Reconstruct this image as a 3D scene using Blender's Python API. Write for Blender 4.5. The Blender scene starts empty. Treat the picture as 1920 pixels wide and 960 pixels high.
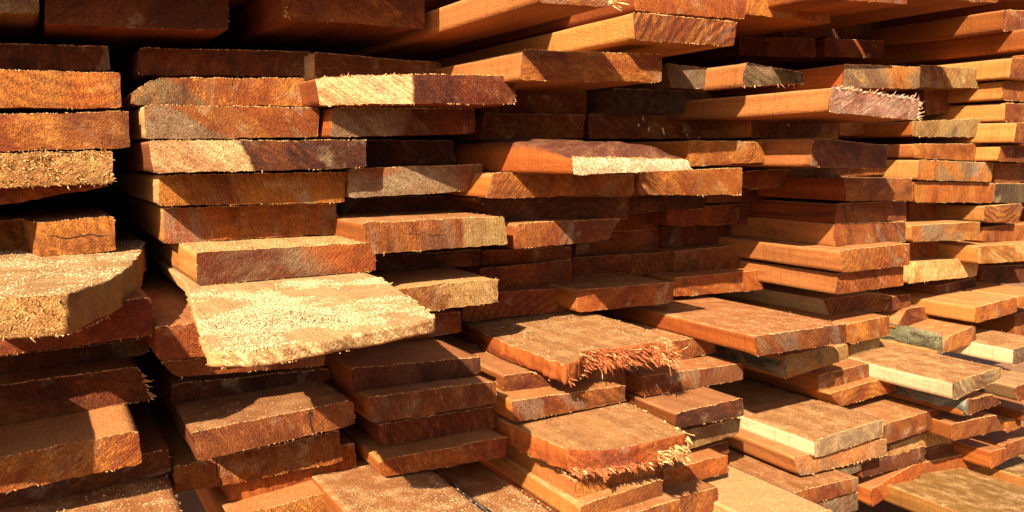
import bpy, math, random
import numpy as np
from mathutils import Vector, Matrix, noise
random.seed(7)
scene = bpy.context.scene
COL = scene.collection
# ------------------------------------------------------------------ camera geometry (photo 1920 x 960)
F = 1450.0; CX, CY = 960.0, 480.0; HOR = 295.0; VPX = 50.0
CAMH = 1.15
pitch = math.atan((CY - HOR) / F)
# camera frame: x right, y up, -z forward.  World: X along the stack, Y into the stack, Z up
def cam_dir(px, py): return np.array([(px - CX) / F, (CY - py) / F, -1.0])
cp, sp = math.cos(pitch), math.sin(pitch)
def lvl(d): return np.array([d[0], -d[2] * cp + d[1] * sp, d[1] * cp + d[2] * sp])   # level frame: right, forward, up
v = lvl(cam_dir(VPX, HOR)); yaw = math.atan2(v[0], v[1])
cyw, syw = math.cos(yaw), math.sin(yaw)
def ray(px, py):
    r = lvl(cam_dir(px, py))
    return np.array([r[0] * cyw - r[1] * syw, r[0] * syw + r[1] * cyw, r[2]])
_r = ray(200, HOR); CAMY = -(0.853 / 1.0) * _r[1]
CAM = np.array([0.0, CAMY, CAMH])
def at(px, py, p):                      # point on the vertical plane p metres proud of the pile face
    r = ray(px, py); t = (-p - CAM[1]) / r[1]
    return CAM + r * t
def at_z(px, py, z):                    # point on a level plane
    r = ray(px, py); t = (z - CAM[2]) / r[2]
    return CAM + r * t
# ---- planks: id, TL, TR, BR, BL (photo pixels of the end face), prior p (cm proud of the pile face), style, label, options
# on = id of the plank it visibly rests on
D = []
def P(i, tl, tr, br, bl, p, st, label, **k): D.append((i, tl, tr, br, bl, p, st, label, k))
# --- leftmost tier
P('1a',(-170,-22),(73,-16),(75,24),(-170,17),-3,'grey','shaded grey plank end in the upper left corner of the stack',on='')
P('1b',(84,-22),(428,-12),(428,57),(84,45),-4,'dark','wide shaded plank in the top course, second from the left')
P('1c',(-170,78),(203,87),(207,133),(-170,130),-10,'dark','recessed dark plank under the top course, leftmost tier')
P('1d',(-170,127),(225,137),(228,202),(-170,201),0,'orange','sunlit orange plank, topmost lit board of the leftmost tier',saw=(20,.5),B='gold')
P('1e',(-170,218),(240,209),(244,277),(-170,287),1,'gold','golden plank with a dark red corner, second lit board of the leftmost tier',patch=('dark',165,'R',.03))
P('1f',(-170,292),(210,284),(212,343),(-170,359),1,'straw','plank with a coarse straw coloured crumbly end in the leftmost tier',rough=1,crumb=1400)
P('1g',(-170,357),(204,346),(196,352),(-170,412),-2,'red','shaded plank with curved underside beneath the crumbly straw coloured end')
P('1h',(-170,428),(213,406),(219,470),(-170,492),2,'gold','short cracked plank with broken left half, lying on the round-cornered slab',on='1i',crack=(150,82,.0009),plan=[(-170,.10),(40,.09),(66,.02),(74,0),(213,0)],dust=.5,B='brown',side='brown')
P('1i',(-170,566),(122,552),(98,631),(-170,646),26,'straw','thick slab with rounded corner and sawdust on top, leftmost tier',slab=[(-75,563),(0,560),(122,552),(160,540),(206,523),(232,509),(247,497),(260,478),(271,454)],dust=.8,on='1j',rough=1,side='olive',crumb=900)
P('1j',(-60,606),(282,558),(288,630),(-60,676),10,'red','shaded red plank jutting out beneath the round-cornered slab',on='')
P('1k',(-170,692),(277,634),(278,664),(-170,730),6,'dark','thin dark plank sandwiched above the plank with a diagonal sunlit streak',on='1l')
P('1l',(-170,748),(259,687),(287,749),(-170,830),10,'brown','plank with fibrous torn corner and diagonal sunlit streak, lower leftmost tier',on='1m',fuzz=2,rough=.5,B='dark',splin=[('right',0,1,26,.012)])
P('1m',(-170,890),(259,809),(266,870),(-170,962),18,'gold','golden rough plank with a sunlit triangle at its corner, lower left',on='',rough=.5)
P('1n',(-170,965),(318,842),(322,885),(-170,1005),12,'dark','dark plank second from the bottom of the leftmost tier',on='1o')
P('1o',(-170,1090),(352,975),(356,1040),(-170,1160),22,'brown','sawdust covered plank in the bottom left corner',dust=.8,fuzz=2)
# --- second tier
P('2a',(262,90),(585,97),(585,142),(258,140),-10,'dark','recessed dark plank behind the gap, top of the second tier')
P('2b',(246,146),(571,147),(574,198),(246,196),0,'gold','plank with bark and painted shade at its grey left end, golden face, second tier',patch=('olivedark',395,'L',.008),pslope=1.5,cham=('tl',.035,.016))  # dark left patch paints in a shadow as well as the bark
P('2c',(270,197),(600,202),(597,257),(272,260),2.5,'brown','plank with grey weathered left corner below the barky golden one',patch=('grey',430,'L',.008),pslope=1.8,side='pale',B='gold')
P('2d',(278,264),(686,263),(687,314),(286,325),6,'dark','plank with pale sawn left half and dark wet right half',patch=('cream',472,'L',.004),pslope=.5,saw=(55,.9))
P('2e',(299,329),(650,323),(646,380),(299,386),2.5,'brown','brown plank with pale left edge, right beneath the half pale plank',side='pale',saw=(25,.5),B='gold')
P('2f',(305,391),(632,382),(632,438),(307,457),3,'brown','plank crossed by a diagonal shadow with a bright left edge',on='2g',side='yellow',B='orange',dust=.5)
P('2g',(368,473),(703,455),(706,508),(371,536),9,'dark','dark mottled plank end resting on the big sawdust slab',on='2h',side='yellow',patch=('orange',615,'R',.03),B='grey',dust=.8,rough=.5,top='straw')
P('2h',(392,650),(817,597),(819,634),(392,668),30,'cream','broad pale slab heaped with sawdust, jutting out at centre left',slab=[(347,528),(366,585),(384,646),(391,659),(470,657),(600,640),(690,621),(777,605),(817,596),(815,591),(801,580),(760,551),(716,522)],dust=1,side='pale',top='pale',grey=0,saw=(55,1))
P('2i',(290,613),(612,582),(612,650),(297,676),16,'red','shaded plank whose left end shows under the sawdust slab')
P('2j',(303,679),(609,655),(609,685),(330,709),14,'brown','shaded plank directly under the pale lip of the sawdust slab')
P('2k',(322,722),(620,691),(620,713),(322,757),7,'dark','recessed dark plank above the plank with a vertical crack',on='2l')
P('2l',(359,812),(663,751),(666,797),(370,866),16,'brown','plank with a vertical crack near its right end, lower second tier',crack=(586,4,.0011),dust=.3,side='dark')
P('2m',(325,878),(637,808),(642,868),(328,926),12,'brown','plank with pitted sunlit patch below the vertically cracked one',crack=(407,3,.0009),rough=1,B='orange')
P('2n',(430,893),(666,830),(669,877),(430,948),8,'orange','plain orange plank peeking out behind the pitted sunlit one',on='2o')
P('2o',(425,975),(679,906),(674,966),(425,1040),16,'gold','sunlit golden plank at the bottom of the second tier',rough=.5,saw=(40,.6))
# --- third tier
P('3a',(588,98),(828,119),(828,165),(590,148),-6,'brown','short plank with splintered pale left corner, top of the third tier',side='cream',splin=[('left','top',14,.02)])
P('3b',(592,146),(966,142),(967,196),(600,197),13,'darkred','plank with fuzzy cream left facet and dark red right facet',plan=[(592,.06),(680,.03),(774,0),(966,0)],patch=('cream',775,'L',.003),pslope=0,saw=(50,1),splin=[('top',0,.5,26,.006)],fuzz=2)
P('3c',(626,201),(891,204),(892,250),(618,257),5,'darkred','plank with orange left corner and grey patch beside painted-in dark shade, under the cream facet',patch=('grey',745,'L',.012),side='orange',saw=(45,.6))  # dark red right of the patch line is cast shadow put into the colour
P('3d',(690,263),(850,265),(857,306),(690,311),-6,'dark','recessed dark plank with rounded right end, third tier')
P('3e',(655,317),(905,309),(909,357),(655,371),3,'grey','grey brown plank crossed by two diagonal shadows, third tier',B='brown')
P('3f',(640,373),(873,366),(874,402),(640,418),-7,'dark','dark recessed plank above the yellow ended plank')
P('3g',(680,418),(946,406),(954,458),(690,477),9,'brown','plank with a yellow greenish right end and a fine long crack',patch=('olive',868,'R',.008),pslope=.1,crack=(800,84,.0005),dust=.3)
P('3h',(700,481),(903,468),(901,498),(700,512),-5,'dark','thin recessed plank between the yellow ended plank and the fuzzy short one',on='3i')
P('3i',(700,546),(935,523),(935,567),(700,597),7,'straw','short plank with a fuzzy grainy sunlit end beside the sawdust slab',rough=1,fuzz=2,B='brown',patch=('brown',830,'L',.02),dust=.4)
P('3j',(700,602),(864,585),(866,623),(700,650),2,'brown','small shaded plank end tucked below the fuzzy grainy one',on='3k')
P('3k',(658,692),(901,669),(903,700),(663,740),13,'dark','shaded dark plank with broad flat top, right of the sawdust slab',on='3l',side='red')
P('3l',(691,745),(932,716),(934,757),(696,795),17,'brown','shaded plank second in the lower third tier, mottled dark face',on='',side='brown',rough=.5)
P('3m',(710,796),(944,761),(945,800),(715,838),14,'red','shaded red plank third in the lower third tier',on='3n',side='red')
P('3n',(712,865),(951,819),(949,857),(718,895),16,'orange','orange plank with diagonal shadow and chipped left corner, lower third tier',on='3o',side='gold',saw=(35,.5))
P('3o',(715,1030),(950,985),(950,1035),(715,1085),26,'brown','sawdust covered plank with grey barky right edge at the bottom',dust=.9,bark=(1,(.22,.20,.18)))
# --- top course
P('t2',(525,-45),(797,-28),(798,55),(533,33),2,'brown','shaded plank of the top course with splintered lower left corner',splin=[('corner_bl',0,0,14,.012)],side='dark')
P('t3',(1013,-55),(1146,-44),(1144,13),(1013,5),27,'gold','far jutting top course plank with sunlit side and shredded right end',side='peach',splin=[('right',0,1,34,.03)])
P('t4',(1190,-22),(1402,-2),(1398,35),(1193,20),18,'orange','sunlit top plank lying directly on another in the top course',side='red',saw=(30,.5))
P('t5',(1187,23),(1382,41),(1377,87),(1191,75),20,'gold','sunlit golden plank with faint ring pattern under the top course plank',side='yellow',saw=(-35,.8),rings=1)
P('t6',(1410,-8),(1556,6),(1559,44),(1405,27),12,'gold','sunlit top plank with rounded right corner, right of the two stacked ones',cham=('tr',.012,.01))
P('t7',(1540,-60),(1702,-45),(1702,8),(1545,-4),22,'brown','shaded plank overhead whose orange underside shows, right of centre top')
P('t8',(1712,-60),(1872,-50),(1872,5),(1712,-6),22,'brown','shaded overhead plank whose underside meets the right end of the top course')
P('t9',(1882,18),(1970,24),(1970,60),(1882,58),10,'brown','plank with long shaded left side in the upper right corner')
P('t10',(1940,52),(2030,48),(2030,88),(1940,93),14,'orange','plank with long partly sunlit side below the upper right corner plank')
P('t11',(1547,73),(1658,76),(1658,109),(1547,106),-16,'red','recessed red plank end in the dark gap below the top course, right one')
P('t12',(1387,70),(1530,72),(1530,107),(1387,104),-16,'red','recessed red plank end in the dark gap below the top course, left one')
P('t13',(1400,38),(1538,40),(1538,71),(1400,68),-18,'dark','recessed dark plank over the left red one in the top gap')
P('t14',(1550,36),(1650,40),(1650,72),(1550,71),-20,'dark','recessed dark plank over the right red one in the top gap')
# --- fourth tier
P('4a',(980,93),(1244,102),(1241,154),(977,150),17,'gold','jutting golden plank with bright left side, beneath the shredded top plank',side='peach',saw=(80,.4))
P('4b',(955,166),(1100,172),(1100,215),(900,212),-8,'brown','recessed plank with a knot hole, shaded under the jutting golden plank')
P('4c',(908,213),(1098,216),(1095,258),(900,264),-5,'brown','shaded plank with pale vertical left edge above the red bark topped one')
P('4d',(1074,294),(1290,299),(1297,318),(1075,328),22,'whitewood','red plank with fibrous white end and purple barky hump on top',side='redorange',top='purple',fuzz=4,hump=1)
P('4e',(926,324),(1190,328),(1190,366),(912,371),8,'brown','plank with sunlit sawn triangle just under the white ended red plank',side='gold',saw=(-40,.9),B='gold')
P('4e2',(1200,323),(1393,315),(1392,365),(1197,365),8,'gold','finely ribbed sunlit plank right under the white ended red plank',saw=(50,1),side='brown')
P('4f',(890,371),(1180,368),(1178,410),(960,418),3,'dark','wide dark shaded plank two below the white ended red plank')
P('4g',(972,419),(1163,410),(1142,450),(962,467),7,'brown','plank with splintered left corner and slanted right end, small sunlit triangle',side='brown',splin=[('corner_tl',0,0,10,.01)])
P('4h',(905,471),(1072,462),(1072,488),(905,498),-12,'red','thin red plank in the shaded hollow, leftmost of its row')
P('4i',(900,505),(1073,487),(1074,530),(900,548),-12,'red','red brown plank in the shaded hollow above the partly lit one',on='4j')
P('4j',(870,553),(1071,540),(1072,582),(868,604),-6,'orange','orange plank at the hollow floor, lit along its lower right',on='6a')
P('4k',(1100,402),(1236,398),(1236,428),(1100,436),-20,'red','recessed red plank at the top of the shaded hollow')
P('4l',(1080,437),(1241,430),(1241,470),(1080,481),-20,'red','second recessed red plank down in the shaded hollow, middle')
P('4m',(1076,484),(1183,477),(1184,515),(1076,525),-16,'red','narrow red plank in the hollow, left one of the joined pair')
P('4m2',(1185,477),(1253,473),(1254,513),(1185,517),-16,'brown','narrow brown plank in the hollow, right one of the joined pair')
P('4n',(1083,545),(1264,529),(1262,568),(1084,586),-2,'orange','orange plank with sunlit left corner at the middle of the hollow floor',side='gold',dust=.4)
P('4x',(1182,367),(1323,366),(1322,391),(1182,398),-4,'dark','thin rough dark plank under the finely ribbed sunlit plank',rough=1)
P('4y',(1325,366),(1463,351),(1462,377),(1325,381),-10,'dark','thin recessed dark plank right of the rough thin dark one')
P('4z',(1396,321),(1530,316),(1528,350),(1398,354),-3,'brown','shaded plank right of the finely ribbed sunlit one')
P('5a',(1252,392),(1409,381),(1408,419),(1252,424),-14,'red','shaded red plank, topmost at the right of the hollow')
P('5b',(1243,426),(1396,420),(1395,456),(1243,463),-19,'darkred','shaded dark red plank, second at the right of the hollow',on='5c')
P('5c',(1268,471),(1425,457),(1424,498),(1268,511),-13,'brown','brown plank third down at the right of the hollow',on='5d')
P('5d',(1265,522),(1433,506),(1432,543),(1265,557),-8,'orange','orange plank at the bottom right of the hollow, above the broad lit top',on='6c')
# --- fifth tier, upper
P('5A',(1250,119),(1350,131),(1356,167),(1258,164),-3,'grey','grey brown plank with rounded corner right of the jutting golden plank',cham=('tr',.012,.012))
P('5B',(1150,166),(1335,173),(1338,212),(1150,214),-6,'grey','blackish barky plank with grey lit tip below the grey brown rounded one',patch=('black',1275,'L',.02),rough=1,cham=('tr',.02,.006))
P('5C',(1105,213),(1326,219),(1322,259),(1105,260),-8,'brown','shaded brown plank with white wood chips above the bark hump')
P('5D',(1400,117),(1506,136),(1508,156),(1395,163),6,'olivedark','small dark striped plank with splintered lower edge, above the pink plank',side='peach',saw=(70,1),splin=[('bottom',0,1,16,.012)],B='grey')
P('5E',(1561,164),(1726,187),(1720,225),(1556,210),24,'pink','jutting plank with pinkish grey sawn end and splinter fringe on top',side='peach',saw=(-62,.8),splin=[('top',.0,1,110,.012),('right',0,1,22,.014)])
P('5F',(1585,120),(1726,126),(1724,166),(1582,164),14,'gold','golden plank with sunlit left side resting on the pink ended plank',side='redorange',B='grey')
P('5G',(1410,212),(1573,222),(1573,260),(1410,258),4,'brown','plank with bright left side and shaded end below the pink ended plank',side='peach')
P('5G2',(1576,227),(1684,229),(1683,250),(1576,254),-6,'gold','thin golden plank end between the pink plank and the purple one')
P('5H',(1291,264),(1430,267),(1436,304),(1293,312),7,'gold','golden plank with cracked right corner beside the bark hump',crack=(1412,-25,.0009),rough=.5)
P('5I',(1527,259),(1668,273),(1662,316),(1518,312),16,'purplewood','purplish brown plank end with bright orange left side',side='peach',saw=(50,.7))
P('5I2',(1562,316),(1693,298),(1692,326),(1535,332),0,'brown','shaded plank just beneath the purplish one, dark right tip')
P('5J',(1585,334),(1711,334),(1709,376),(1587,377),10,'brown','broad shaded plank, topmost of the neat right centre pile',side='red')
P('5K',(1570,382),(1700,378),(1700,413),(1568,420),7,'brown','shaded plank second from the top of the neat right centre pile',side='darkred')
P('5L',(1566,420),(1699,416),(1697,453),(1568,465),7,'brown','third plank of the neat right centre pile, sunlit along its bottom left',side='peach',saw=(50,.5))
P('5M',(1577,471),(1706,456),(1706,497),(1580,511),11,'gold','clean sunlit plank jutting from the neat right centre pile',side='peach',saw=(50,.5))
P('5N',(1571,514),(1695,499),(1695,535),(1568,553),9,'orange','ribbed orange plank at the bottom of the neat right centre pile',side='peach',saw=(50,1))
P('5O',(1545,562),(1653,549),(1655,583),(1558,598),-1,'brown','recessed shaded plank under the neat right centre pile',side='cream')
P('5P',(1591,608),(1669,592),(1670,628),(1594,645),6,'gold','small sunlit plank end right of the broad lit top plank')
# --- lower middle
P('6a',(1045,684),(1268,652),(1280,697),(1048,708),20,'redorange','upper torn red plank with shredded splintery end',side='redorange',dust=.5,slab=[(872,606),(930,636),(1000,662),(1058,684),(1086,673),(1094,659),(1161,652),(1228,644),(1258,646),(1250,632),(1200,612),(1150,598)],splin=[(3.3,4.8,0,.5,26,.012,.1),(4.6,8.6,.05,1,620,.029,.07),(7.6,9.6,0,1,170,.03,.95)],top='dusty',tornc=1)
P('6b',(1258,640),(1342,629),(1343,662),(1262,676),6,'brown','plank with dusty sunlit top behind the upper torn red plank',on='6h',dust=.5)
P('6c',(1418,631),(1587,607),(1590,642),(1420,668),16,'brown','broad plank with long sunlit dusty top and dark end, centre right',side='redorange',dust=.6,B='dark',rough=.5)
P('6d',(1470,669),(1590,645),(1592,673),(1470,712),12,'gold','plank with green bark side and golden striped end under the broad plank',bark=(-1,(.135,.125,.06)),saw=(40,.9),B='olive')
P('6e',(1594,648),(1650,634),(1650,658),(1597,672),2,'olive','small beige plank end right of the green barked golden one',on='6f')
P('6f',(1536,704),(1676,670),(1678,700),(1534,738),8,'brown','plank with dark left half and lit right half above the white plank')
P('6g',(1555,738),(1682,703),(1681,734),(1575,762),4,'gold','golden plank with small knots lying behind the white plank',on='7a')
P('6h',(1204,707),(1393,682),(1394,712),(1204,745),12,'brown','plank with dusty lit top between the two torn red planks',on='6k',dust=.5,side='orange',patch=('purplewood',1310,'R',.02))
P('6i',(946,704),(1172,676),(1173,722),(947,748),12,'brown','shaded plank directly beneath the upper torn red plank',side='brown',rough=.3)
P('6j',(959,752),(1174,723),(1174,753),(963,793),13,'brown','plank resting on the lower torn red plank, pale left edge',on='6m',side='gold')
P('6k',(1267,775),(1394,747),(1396,781),(1270,803),16,'dark','dark red plank with broad shaded top behind the lower torn one',rough=.5)
P('6l',(1270,813),(1390,785),(1384,815),(1280,846),14,'olive','pale greenish plank with striped shadows under the dark red one',rough=.5)
P('6m',(1068,842),(1290,812),(1300,860),(1075,876),30,'redorange','lower torn red plank with ragged splintered front edge',side='redorange',dust=.3,slab=[(952,792),(1000,815),(1065,843),(1130,846),(1200,834),(1290,814),(1270,800),(1220,775),(1190,760)],splin=[(2.2,5.4,0,.25,300,.016,.08),(4.4,5.6,0,.6,150,.026,.75),(5,8,.75,1,40,.03,.95)],top='dusty',tornc=.35)
P('6n',(1081,902),(1240,866),(1240,895),(1080,943),24,'gold','golden plank with sunlit left side below the lower torn red plank',side='peach',saw=(20,.6))
P('6o',(1090,950),(1243,899),(1243,937),(1090,990),26,'brown','plank with bright yellow long side at the bottom centre',side='yellow',dust=.6)
P('6p',(1120,985),(1275,936),(1276,980),(1120,1030),28,'brown','brown plank with dusty top at the bottom edge, right of the yellow sided one',dust=.4)
P('6q',(985,1030),(1100,1000),(1100,1045),(985,1080),30,'brown','dusty plank between the barky edged one and the yellow sided one',dust=.9)
P('6r',(1290,846),(1366,829),(1367,852),(1290,872),10,'brown','small shaded plank end right of the lower torn splinters')
P('6t',(1245,882),(1365,853),(1366,886),(1245,920),16,'orange','orange brown shaded plank below the lower torn splinters')
P('6s',(1235,942),(1347,914),(1348,955),(1235,988),20,'brown','shaded plank end with visible top near the bottom, left of grey plank')
# --- white stack
P('7a',(1528,827),(1657,786),(1657,817),(1528,860),24,'cream','pale plank with bright white side and dusty top, head of the pale pile',side='whitewood',dust=.6,patch=('grey',1540,'R',.02),top='dusty')
P('7b',(1490,858),(1663,822),(1663,853),(1502,894),17,'peach','pinkish plank under the bright white one, fringe along its lower edge',side='peach',splin=[('bottom',0,.8,26,.007)],B='grey')
P('7c',(1510,900),(1616,870),(1616,882),(1511,922),15.5,'grey','thin weathered grey plank third in the pale pile',side='greyside',bark=(-1,(.30,.27,.24)))
P('7d',(1460,932),(1611,894),(1611,920),(1458,966),20,'brown','brown plank with lit top beneath the weathered grey one',side='brown',dust=.4)
P('7e',(1490,960),(1609,922),(1609,957),(1490,998),19,'grey','grey plank end at the bottom of the pale pile',side='pale')
P('7f',(1440,992),(1560,955),(1560,990),(1440,1030),30,'pale','pale plank at the bottom edge beneath the brown one of the pale pile',side='pale',dust=.5)
# --- right lower heap
P('8a',(1661,796),(1766,764),(1767,799),(1663,833),16,'brown','reddish brown plank with dusty top right of the bright white plank',dust=.5)
P('8b',(1668,838),(1786,793),(1786,828),(1668,856),12,'straw','pale straw plank end under the reddish brown dusty one',rough=.5)
P('8c',(1617,867),(1735,836),(1735,866),(1617,897),12,'dark','dark plank behind the tilted short batten')
P('8d',(1637,918),(1730,861),(1730,889),(1637,951),12,'orange','short orange batten tilted upward, poking out near the lower right',side='orange',dust=.2)
P('8e',(1730,846),(1815,822),(1815,840),(1732,862),8,'brown','thin shaded plank above the long orange one, lower right')
P('8f',(1733,868),(1843,845),(1843,877),(1735,898),10,'orange','long orange plank end above the wide ochre planks, lower right',side='orange')
P('8g',(1858,847),(1887,840),(1888,864),(1858,881),16,'orange','small orange block shaped plank end above the ochre planks',side='orange')
P('8G',(1882,836),(1960,806),(1960,838),(1886,863),12,'brown','brown plank end at the right edge above the ochre planks',side='orange')
P('8w',(1960,1020),(2110,975),(2110,1010),(1960,1060),40,'ochre','wide ochre plank lying flat in the lower right corner',side='ochre',dust=.9,top='ochre')
P('8x',(2120,960),(2290,900),(2290,935),(2120,995),32,'ochre','second ochre plank behind the flat one in the lower right corner',side='yellow',dust=.9,top='ochre')
P('8h',(1782,630),(1829,610),(1831,642),(1757,666),7,'gold','plank end with mossy green barky side, right of centre',on='8i',bark=(-1,(.135,.125,.06)),dust=.4)
P('8i',(1790,718),(1878,688),(1877,711),(1790,752),19,'olive','grey ended plank with bright cream side, lower right heap',side='whitewood',dust=.7,B='grey',top='dusty')
P('8j',(1900,655),(1965,636),(1965,668),(1900,686),19,'grey','plank with bright pinkish white side at the right edge',side='whitewood',dust=.6,top='dusty')
P('8k',(1831,577),(1907,557),(1907,585),(1831,607),12,'gold','sunlit plank with light yellow side above the mossy barked one',side='yellow',dust=.4)
P('8l',(1912,556),(1970,544),(1970,570),(1912,577),12,'gold','plank end with yellow side cut off by the right edge, mid height',side='yellow')
P('8m',(1700,580),(1779,566),(1779,597),(1678,617),8,'brown','brown plank end left of the light yellow sided one',on='8h',dust=.4)
P('8n',(1660,560),(1708,551),(1708,574),(1660,586),0,'brown','little shaded plank end in the nook right of the neat pile',side='gold')
P('8o',(1755,537),(1830,522),(1832,546),(1755,558),0,'dark','recessed dark plank above the light yellow sided one')
P('8p',(1812,752),(1868,738),(1878,757),(1806,782),22,'brown','gnarled grey green bark offcut beneath the cream sided plank',bark=(-1,(.17,.18,.13)),rough=2,cham=('tr',.02,.008))
P('8q',(1905,726),(1965,708),(1965,745),(1910,753),24,'brown','brown plank end at the right edge beside the cream sided plank',side='grey',dust=.5)
P('8r',(1786,795),(1872,778),(1886,805),(1788,827),20,'brown','orange brown plank end below the gnarled bark offcut',dust=.4,rough=.5,cham=('tr',.014,.008))
P('8s',(1885,790),(1915,780),(1915,803),(1888,812),16,'gold','tiny golden plank end right of the orange brown one')
P('8t',(1916,772),(1970,760),(1970,790),(1918,790),18,'red','red brown plank end cut by the right edge, lower heap')
P('8u',(1640,665),(1702,655),(1702,679),(1648,690),4,'peach','small pinkish plank end in the nook left of the cream sided plank')
# --- sixth tier
P('R1',(1725,122),(1836,129),(1836,165),(1725,163),5,'olive','plank with splintered top left corner right of the splinter fringe',splin=[('corner_tl',0,0,10,.008)],B='brown')
P('R2',(1732,170),(1828,168),(1826,209),(1735,215),-2,'brown','shaded plank right beside the splinter fringe of the pink one')
P('R3',(1712,228),(1850,222),(1851,257),(1712,256),5,'olive','greenish beige plank just below the pink splinters',side='orange')
P('R4',(1690,258),(1845,257),(1845,270),(1690,270),-6,'dark','very thin dark plank under the greenish beige plank')
P('R5',(1711,270),(1852,270),(1850,302),(1711,296),5,'gold','reddish golden plank with lit left side, three below the splinters',side='peach')
P('R6',(1723,300),(1865,306),(1860,341),(1720,337),7,'gold','plank with bright yellow left corner in the sixth tier',side='yellow',B='grey')
P('R7',(1714,341),(1865,344),(1862,380),(1716,379),6,'gold','plank with dark green shadowed left corner in the sixth tier',B='orange')
P('R8',(1705,382),(1826,381),(1825,413),(1705,416),-4,'orange','recessed orange plank, shaded along its top, sixth tier')
P('R9',(1709,423),(1839,416),(1838,449),(1711,454),8,'gold','jutting plank with pale rounded left edge in the sixth tier',side='yellow',B='grey')
P('R10',(1708,455),(1824,450),(1824,472),(1708,488),-3,'orange','thin recessed plank between two jutting ones of the sixth tier',on='R11')
P('R11',(1711,491),(1838,485),(1833,518),(1703,531),7,'straw','lowest jutting plank of the sixth tier, straw coloured end',B='gold')
P('Y1',(1900,108),(1970,116),(1970,155),(1894,146),12,'brown','topmost yellow sided plank at the upper right edge',side='yellow')
P('Y2',(1884,152),(1970,160),(1970,193),(1881,187),10,'brown','second yellow sided plank from the top at the right edge',side='yellow')
P('Y3',(1886,193),(1970,199),(1970,229),(1883,227),10,'brown','third yellow sided plank from the top at the right edge',side='yellow')
P('Y4',(1908,229),(1980,233),(1980,269),(1901,267),13,'brown','fourth yellow sided plank down, its bright side longest',side='yellow')
P('Y5',(1877,274),(1970,277),(1970,304),(1874,302),10,'brown','fifth yellow sided plank down at the right edge',side='yellow')
P('Y6',(1867,307),(1970,311),(1970,342),(1866,342),6,'brown','plain brown plank end just below the yellow sided ones')
P('Y7',(1867,344),(1970,346),(1970,380),(1865,380),6,'olivedark','dark streaky plank end at the right edge, above the ringed one')
P('Y8',(1847,387),(1919,382),(1909,418),(1847,417),7,'gold','ringed golden plank with slanted right end near the right edge',side='yellow',cham=('tr',.01,.01),rings=1)
P('Y9',(1843,427),(1970,416),(1970,450),(1843,454),5,'gold','golden plank with a dark split line at the right edge')
P('Y10',(1834,462),(1970,453),(1970,487),(1836,495),9,'gold','striped golden plank with pale left corner at the right edge',side='yellow',saw=(70,1),B='straw')
P('Y11',(1840,500),(1930,497),(1930,530),(1840,534),-3,'dark','recessed dark plank under the striped golden one at the right edge')
# --- planks of the course above the frame whose shadow falls into the picture
P('s1',(-420,-150),(60,-140),(60,-78),(-420,-86),2.5,'brown','plank of the course above the upper left corner')
P('s2',(75,-140),(420,-132),(420,-66),(75,-76),2.5,'brown','plank above the wide shaded plank of the top course')
P('s3',(440,-136),(770,-128),(770,-60),(440,-72),9,'brown','plank above the top course plank with the splintered corner')
P('s4',(860,-120),(1120,-108),(1120,-62),(860,-70),9,'brown','plank above the shredded top course plank')
P('s5',(1130,-100),(1420,-90),(1420,-42),(1130,-50),8,'brown','plank above the two stacked planks of the top course')
P('s6',(1430,-110),(1800,-100),(1800,-58),(1430,-62),14,'brown','plank above the overhead planks right of centre')
P('s7',(1760,-60),(2080,-48),(2080,0),(1760,-10),6,'brown','plank above the upper right corner')
P('8v',(1903,590),(1995,570),(1995,628),(1906,650),6,'brown','shaded plank between the two yellow and white sided ones at the right edge')
P('8y',(1840,560),(1912,545),(1912,556),(1840,574),4,'dark','thin dark plank behind the light yellow sided one')

P('z0',(1985,12.0),(2150,15.0),(2150,55.7),(1985,53.5),-5,'brown','capping plank of the tier just past the right edge')
P('z1',(1985,54.0),(2150,56.2),(2150,96.9),(1985,95.5),-5,'gold','second plank of the tier just past the right edge')
P('z2',(1985,96.0),(2150,97.4),(2150,122.1),(1985,121.5),6,'orange','third plank of the tier just past the right edge')
P('z3',(1985,122.0),(2150,122.6),(2150,163.3),(1985,163.5),3,'brown','fourth plank of the tier just past the right edge')
P('z4',(1985,164.0),(2150,163.8),(2150,196.5),(1985,197.5),6,'gold','fifth plank of the tier just past the right edge')
P('z5',(1985,198.0),(2150,197.0),(2150,235.7),(1985,237.5),5,'orange','sixth plank of the tier just past the right edge')
P('z6',(1985,238.0),(2150,236.2),(2150,270.9),(1985,273.5),4,'brown','seventh plank of the tier just past the right edge')
P('z7',(1985,274.0),(2150,271.4),(2150,304.1),(1985,307.5),6,'gold','eighth plank of the tier just past the right edge')
P('z8',(1985,308.0),(2150,304.6),(2150,341.3),(1985,345.5),3,'orange','ninth plank of the tier just past the right edge')
P('z9',(1985,346.0),(2150,341.8),(2150,378.5),(1985,383.5),6,'brown','tenth plank of the tier just past the right edge')
P('z10',(1985,384.0),(2150,379.0),(2150,411.7),(1985,417.5),5,'gold','eleventh plank of the tier just past the right edge')
P('z11',(1985,418.0),(2150,412.2),(2150,444.9),(1985,451.5),4,'orange','twelfth plank of the tier just past the right edge')
P('z12',(1985,452.0),(2150,445.4),(2150,482.1),(1985,489.5),6,'brown','thirteenth plank of the tier just past the right edge')
P('z13',(1985,490.0),(2150,482.6),(2150,517.3),(1985,525.5),3,'gold','lowest plank of the tier just past the right edge')
P('L0',(-1150,-58),(-185,-60),(-185,58),(-1150,62),-2,'brown','highest plank of the unseen tier added past the left edge to block sun')  # added unseen tier, stretched wide to keep sun out of the gaps
P('L1',(-1150,62),(-185,60),(-185,133),(-1150,137),0,'brown','second plank of the unseen tier added past the left edge to block sun')
P('L2',(-1150,137),(-185,135),(-185,208),(-1150,212),-1,'brown','third plank of the unseen tier added past the left edge to block sun')
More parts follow.
